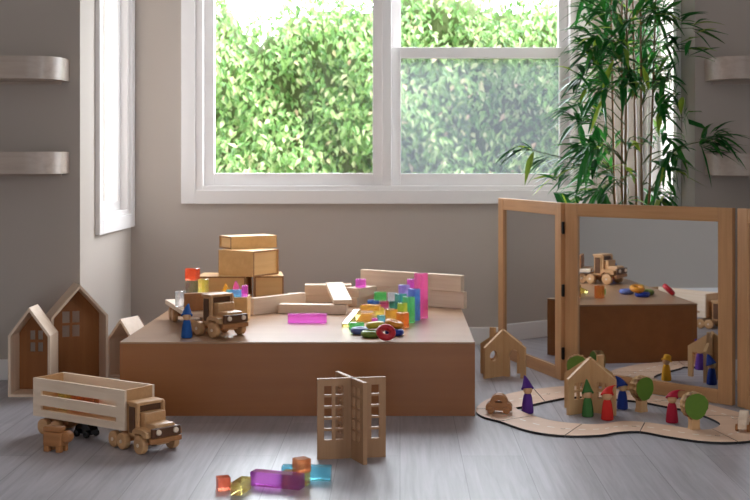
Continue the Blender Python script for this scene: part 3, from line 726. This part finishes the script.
# ------------------------------------------------------------------ small toy cars and figures
def toy_car(label, x, y, z, rz, body, wheelm, L_=.088, hgt=.064, wid=.040, win=True, name='toy_car', group='small wooden cars'):
    o = thing(name, label, 'toy car', (x, y, z), rz, group)
    n = 14
    zb = .010; prof = [(-L_ / 2, zb), (L_ / 2, zb), (L_ / 2, zb + .014), (L_ * .44, zb + .022), (L_ * .36, zb + .026)]
    for k in range(n + 1):
        a = math.pi * k / n; prof.append((L_ * .34 * math.cos(a), zb + .024 + (hgt - zb - .024) * math.sin(a)))
    prof += [(-L_ * .36, zb + .026), (-L_ * .44, zb + .022), (-L_ / 2, zb + .014)]
    holes = []
    if win:
        h2 = [(L_ * .15 * math.cos(math.pi * k / n), zb + .027 + (hgt - zb - .046) * math.sin(math.pi * k / n)) for k in range(n + 1)]
        holes = [[(u * .98, v) for u, v in h2]]
    b = B(); panel(b, prof, holes, wid, Matrix.Identity(4)); obj('body', b, body, o)
    for xx in (-L_ * .3, L_ * .3):
        for s in (-1, 1):
            b = B(); wheel_bm(b, (xx, s * (wid / 2 + .005), .0115), .0115, .009, 16); obj('wheel', b, wheelm, o, True)
x, y = at(499, 412.5, RT)
toy_car('rounded brown wooden car on the curved end of the road', x, y, RT, R(-8), M['brown'], M['brown'])
x, y = at(744, 430, RT)
toy_car('pale wooden car on the road beside the mirror', x, y, RT, R(66), M['pale'], M['brown'], .078, .062, .026)
x, y = in_trailer(-.212, 0)
toy_car('small glossy black car under the slatted trailer', x, y, 0, R(-33.6), M['blackgloss'], M['blackgloss'], .072, .046, .030, False, 'toy_car', None)
# chunky wooden animal by the trailer
x, y = at(54, 452.5)
an = thing('wooden_animal', 'chunky block-like wooden toy animal on stub legs beside the trailer wheels', 'toy animal', (x, y + .02, 0), R(-20))
b = B(); rng(b, -.032, .032, -.022, .022, .016, .058, .006); obj('body', b, M['brown'], an, True)
b = B(); rng(b, -.036, .026, -.016, .016, .058, .074, .005); obj('back_ridge', b, M['brown'], an, True)
b = B(); lathe(b, [(.004, -.015), (.014, -.014), (.018, -.006), (.018, .006), (.014, .014), (.004, .015)], n=18, mtx=mat4((.040, 0, .046), (R(90), 0, 0))); obj('head', b, M['brown'], an, True)
for sx in (-1, 1):
    for sy in (-1, 1):
        b = B(); box(b, (sx * .021, sy * .013, .009), (.018, .014, .018), (0, 0, 0), .002); obj('leg', b, M['brown'], an)

# ------------------------------------------------------------------ crossed window panels (building)
tw_ = thing('slotted_tower', 'two slotted plywood panels with rows of square windows crossed upright on the floor', 'toy building', (-.1375, 3.635, 0))
for a, L_, off in ((math.atan2(.034, .1975), .200, (-.0035, 0)), (math.atan2(-.191, .0895), .211, (-.0065, .0135))):
    hl = []
    for u in (-.0805, -.0475, .0205, .0575) if L_ < .205 else (-.082, -.048, .026, .060):
        for k in range(5): hl.append(rect(u, u + .023, .056 + k * .0325, .056 + k * .0325 + .026))
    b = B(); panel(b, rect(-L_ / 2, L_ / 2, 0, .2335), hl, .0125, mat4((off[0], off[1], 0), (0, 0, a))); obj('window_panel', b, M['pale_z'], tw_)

# ------------------------------------------------------------------ folding mirror
mir = thing('folding_mirror', 'three-panel folding mirror in an oak frame standing on the floor', 'mirror', (.636, 4.884, 0))
MH, MT, FWD = .696, .026, .058
def mpanel(ax, ay, bx, by):
    "a mirror panel from a to b (world), reflecting face on its -normal side"
    A_ = Vector((ax, ay)); E_ = Vector((bx, by)); L_ = (E_ - A_).length; a = math.atan2(by - ay, bx - ax)
    pr = bpy.data.objects.new('panel', None); C.objects.link(pr); pr.parent = mir
    pr.location = (ax - .636, ay - 4.884, 0); pr.rotation_euler = (0, 0, a)
    g = .002
    for x0, x1 in ((g, FWD), (L_ - FWD, L_ - g)):
        b = B(); rng(b, x0, x1, 0, MT, 0, MH, .003); obj('stile', b, M['oak'], pr)
    for z0_, z1_ in ((0, FWD - .008), (MH - FWD + .008, MH)):
        b = B(); rng(b, FWD, L_ - FWD, .001, MT - .001, z0_, z1_, .002); obj('rail', b, M['oak_x'], pr)
    b = B(); rng(b, FWD, L_ - FWD, .010, .014, FWD - .008, MH - FWD + .008); q = obj('mirror_sheet', b, M['mirror'], pr); q['label'] = 'silvered mirror sheet'
P0, P1 = (.642, 4.877), (1.170, 4.396)
mpanel(.432, 5.52, .630, 4.893)
mpanel(*P0, *P1)
a3 = R(-66)
mpanel(1.181, 4.386, 1.181 + .66 * math.cos(a3), 4.386 + .66 * math.sin(a3))
for hz in (.11, .355, .60):
    b = B(); box(b, (0, 0, hz), (.014, .006, .045), (0, 0, R(-55)), .001); tube(b, [(0, -.004, hz - .024), (0, -.004, hz + .024)], .005, 8)
    hh = obj('hinge', b, M['hinge'], mir); hh.location = (.0005, -.006, 0)

# ------------------------------------------------------------------ bamboo
rb = random.Random(11)
PXB, PYB = 1.0, 5.22
bam = thing('bamboo_plant', 'tall leafy bamboo plant rising behind the folding mirror in the corner', 'plant', (PXB, PYB, 0))
b = B(); lathe(b, [(.10, 0), (.115, .01), (.145, .26), (.15, .27), (.15, .30), (.135, .30), (.13, .27)], n=28); obj('pot', b, M['pot'], bam, True)
b = B(); lathe(b, [(.128, .262), (.126, .272), (.06, .278), (.01, .28)], n=20); obj('soil', b, M['soil'], bam)
def w2(px, py, D): return Vector(((px - VX) * D / F, D, H - (py - VY) * D / F))
canes = []
for px_lo, px_hi, D, top in ((614.5, 612, 5.30, 1.75), (622, 622, 5.18, 1.85), (625.5, 626.5, 5.12, 1.9), (636.5, 634, 5.26, 1.8), (642, 641, 5.14, 1.9), (649.5, 654, 5.2, 1.8)):
    lo, hi = w2(px_lo, 200, D), w2(px_hi, 60, D)
    d = (hi - lo) / (hi.z - lo.z)
    pts = []; nz = 20
    root = Vector((PXB + rb.uniform(-.04, .04), PYB + rb.uniform(-.04, .04), .272))
    for k in range(nz + 1):
        z = .272 + (top - .272) * k / nz
        p_ = lo + d * (z - lo.z)
        if z < .7: p_ = p_.lerp(Vector((root.x, root.y, z)), ((.7 - z) / .43) ** 1.5)
        pts.append(Vector((p_.x - PXB, p_.y - PYB, z)))
    rad = [.0062 * (1.18 if k % 3 == 0 else 1) * (1 - .4 * k / nz) for k in range(nz + 1)]
    b = B(); tube(b, pts, rad, 8); obj('cane', b, M['cane'], bam, True)
    canes.append([p_ + Vector((PXB, PYB, 0)) for p_ in pts])
def inside(p_):
    "keeps a leaf point off the walls and the window"
    x, y, z = p_
    y = min(y, DB - .06)
    if y > DF - .03: x = min(x, XR - .03)
    if x < .70: z = max(z, .722)
    elif z < .74: y = max(y, 4.94 - .911 * (x - .642))
    return Vector((x, y, z))
lb, tb = B(), B()
def bleaf(p_, d, l, w, droop):
    d = d.normalized(); side = d.cross(Vector((rb.uniform(-.25, .25), rb.uniform(-.25, .25), 1))).normalized()
    n = side.cross(d).normalized(); rows = []
    prof = [.15, .7, 1.0, .85, .5, .06]
    for k, f in enumerate(prof):
        t = k / (len(prof) - 1); c_ = p_ + d * l * t + Vector((0, 0, -1)) * droop * l * t * t
        rows.append([lb.verts.new(inside(c_ + side * w * f + n * w * .3 * f)), lb.verts.new(inside(c_)), lb.verts.new(inside(c_ - side * w * f + n * w * .3 * f))])
    for a_, e_ in zip(rows, rows[1:]):
        lb.faces.new((a_[0], a_[1], e_[1], e_[0])); lb.faces.new((a_[1], a_[2], e_[2], e_[1]))
def spray(p_, out, n=7, l=.15, spread=1.0):
    for k in range(n):
        f = k / max(1, n - 1) - .5
        d = Vector(out).normalized() + Vector((rb.uniform(-1, 1), rb.uniform(-.7, .7), rb.uniform(-.9, .7))) * spread
        bleaf(p_ + Vector((rb.uniform(-.012, .012), rb.uniform(-.012, .012), rb.uniform(-.02, .02))), d, l * rb.uniform(.65, 1.2), rb.uniform(.0085, .0145), rb.uniform(.1, .5))
def nearest_cane(p_):
    best = None
    for c_ in canes:
        for q in c_[6:]:
            dd = (q - p_).length + .5 * max(0, q.z - p_.z + .1)
            if best is None or dd < best[0]: best = (dd, q)
    return best[1]
def twig(p_, start=None):
    q = start or nearest_cane(p_)
    m_ = q.lerp(p_, .5) + Vector((0, 0, .03 + .12 * (q - p_).length))
    pts = [inside(q), inside(q.lerp(m_, .6)), inside(m_.lerp(p_, .4)), inside(p_)]
    tube(tb, pts, [.0028, .0022, .0018, .0012], 5)
def zone(n, x0, x1, y0, y1, d0=5.0, d1=5.45, nl=7, l=.15, spread=.9):
    for _ in range(n):
        px, py, D = rb.uniform(x0, x1), rb.uniform(y0, y1), rb.uniform(d0, d1)
        p_ = inside(w2(px, py, D)); q = nearest_cane(p_); twig(p_, q)
        o_ = (p_ - q); o_.z *= .4; o_ = o_.normalized() if o_.length > .02 else Vector((rb.uniform(-1, 1), -.3, 0))
        spray(p_, o_ + Vector((0, -.15, .1)), nl, l, spread)
zone(18, 580, 668, -50, 0)
zone(46, 588, 668, 0, 62)
zone(20, 592, 660, 55, 95)
zone(13, 578, 612, 70, 140)
zone(10, 655, 684, 60, 140, 4.95, 5.3)
zone(22, 584, 615, 140, 205)
zone(15, 650, 684, 130, 205, 4.95, 5.3)
zone(7, 612, 655, 120, 205, 4.98, 5.1, 4, .10)
for px, py, D in ((565, 162, 5.15), (548, 158, 5.05), (534, 152, 5.0), (556, 180, 5.05), (575, 172, 5.1), (522, 148, 5.0)):
    p_ = w2(px, py, D); spray(p_, Vector((-.7, -.2, -.15)), 6, .115, .75)
br1 = B(); tube(br1, [w2(612, 175, 5.25), w2(590, 160, 5.2), w2(560, 157, 5.12), w2(535, 151, 5.0), w2(520, 147, 5.0)], [.003, .0028, .0024, .0018, .0012], 6)
for px, py, D in ((704, 142, 4.78), (716, 136, 4.76), (703, 148, 4.78), (711, 133, 4.76), (698, 143, 4.8)):
    p_ = w2(px, py, D); spray(p_, Vector((.6, -.25, .1)), 7, .145, .95)
br2 = B(); tube(br2, [w2(652, 160, 5.18), w2(672, 150, 5.0), w2(690, 144, 4.82), w2(712, 139, 4.76)], [.003, .0026, .002, .0014], 6)
for px, py, D in ((688, 52, 4.8), (694, 28, 4.8), (680, 20, 4.86), (676, 48, 4.9)):
    p_ = w2(px, py, D); twig(p_); spray(p_, Vector((.6, -.2, .2)), 6, .12, .8)
for bm_ in (lb, tb, br1, br2):
    bmesh.ops.translate(bm_, verts=bm_.verts[:], vec=(-PXB, -PYB, 0))
tmp = bpy.data.meshes.new('twig_tmp'); tb.to_mesh(tmp); tb.free(); nf = len(lb.faces); lb.from_mesh(tmp); bpy.data.meshes.remove(tmp)
for i, f in enumerate(lb.faces):
    if i >= nf: f.material_index = 1
obj('foliage', lb, [M['leaf'], M['twig']], bam); obj('branch', br1, M['twig'], bam); obj('branch', br2, M['twig'], bam)

# ------------------------------------------------------------------ light
wd = bpy.data.worlds.new('overcast_sky'); scn.world = wd; wd.use_nodes = True
bg = wd.node_tree.nodes['Background']; bg.inputs['Color'].default_value = (.90, .96, 1.03, 1); SKY_LO, SKY_HI = 2.2, 13.5     # the overcast sky is brighter on the sun's side, beyond the hedge
nt = wd.node_tree; tc = nt.nodes.new('ShaderNodeTexCoord'); sp = nt.nodes.new('ShaderNodeVectorMath'); sp.operation = 'DOT_PRODUCT'; sp.inputs[1].default_value = (.74, .67, 0); mr = nt.nodes.new('ShaderNodeMapRange')
mr.interpolation_type = 'SMOOTHSTEP'
mr.inputs['From Min'].default_value = -.35; mr.inputs['From Max'].default_value = .55; mr.inputs['To Min'].default_value = SKY_LO; mr.inputs['To Max'].default_value = SKY_HI
nt.links.new(tc.outputs['Generated'], sp.inputs[0]); nt.links.new(sp.outputs['Value'], mr.inputs['Value']); nt.links.new(mr.outputs[0], bg.inputs['Strength'])
def portal(name, loc, rot, sx, sy):
    l = bpy.data.lights.new(name, 'AREA'); l.shape = 'RECTANGLE'; l.size = sx; l.size_y = sy; l.cycles.is_portal = True
    o = bpy.data.objects.new(name, l); C.objects.link(o); o.location = loc; o.rotation_euler = rot
portal('window_portal', ((WX0 + WX1) / 2, DB + .13, (WZ0 + WZ1) / 2), (R(-90), 0, 0), WX1 - WX0, WZ1 - WZ0)
portal('window_portal', (XL - .13, (SD0 + SD1) / 2, (SZ0 + SZ1) / 2), (0, R(-90), 0), SZ1 - SZ0, SD1 - SD0)
portal('window_portal', (XR + .13, (SD0 + SD1) / 2, (SZ0 + SZ1) / 2), (0, R(90), 0), SZ1 - SZ0, SD1 - SD0)
portal('window_portal', (RR + .13, (RW0 + RW1) / 2, (RWZ0 + RWZ1) / 2), (0, R(90), 0), RWZ1 - RWZ0, RW1 - RW0)  # sky through the fill opening added in the right wall
portal('window_portal', ((OX0 + OX1) / 2, RB - .13, OZ1 / 2), (R(90), 0, 0), OX1 - OX0, OZ1)  # sky through the fill opening added at the rear

scn.view_settings.view_transform = 'Standard'; scn.view_settings.look = 'None'
scn.view_settings.gamma = 1.0; scn.view_settings.use_curve_mapping = False
scn.view_settings.exposure = 0.5
scn.cycles.max_bounces = 12; scn.cycles.diffuse_bounces = 6; scn.cycles.glossy_bounces = 6; scn.cycles.transparent_max_bounces = 24
scn.cycles.sample_clamp_indirect = 8
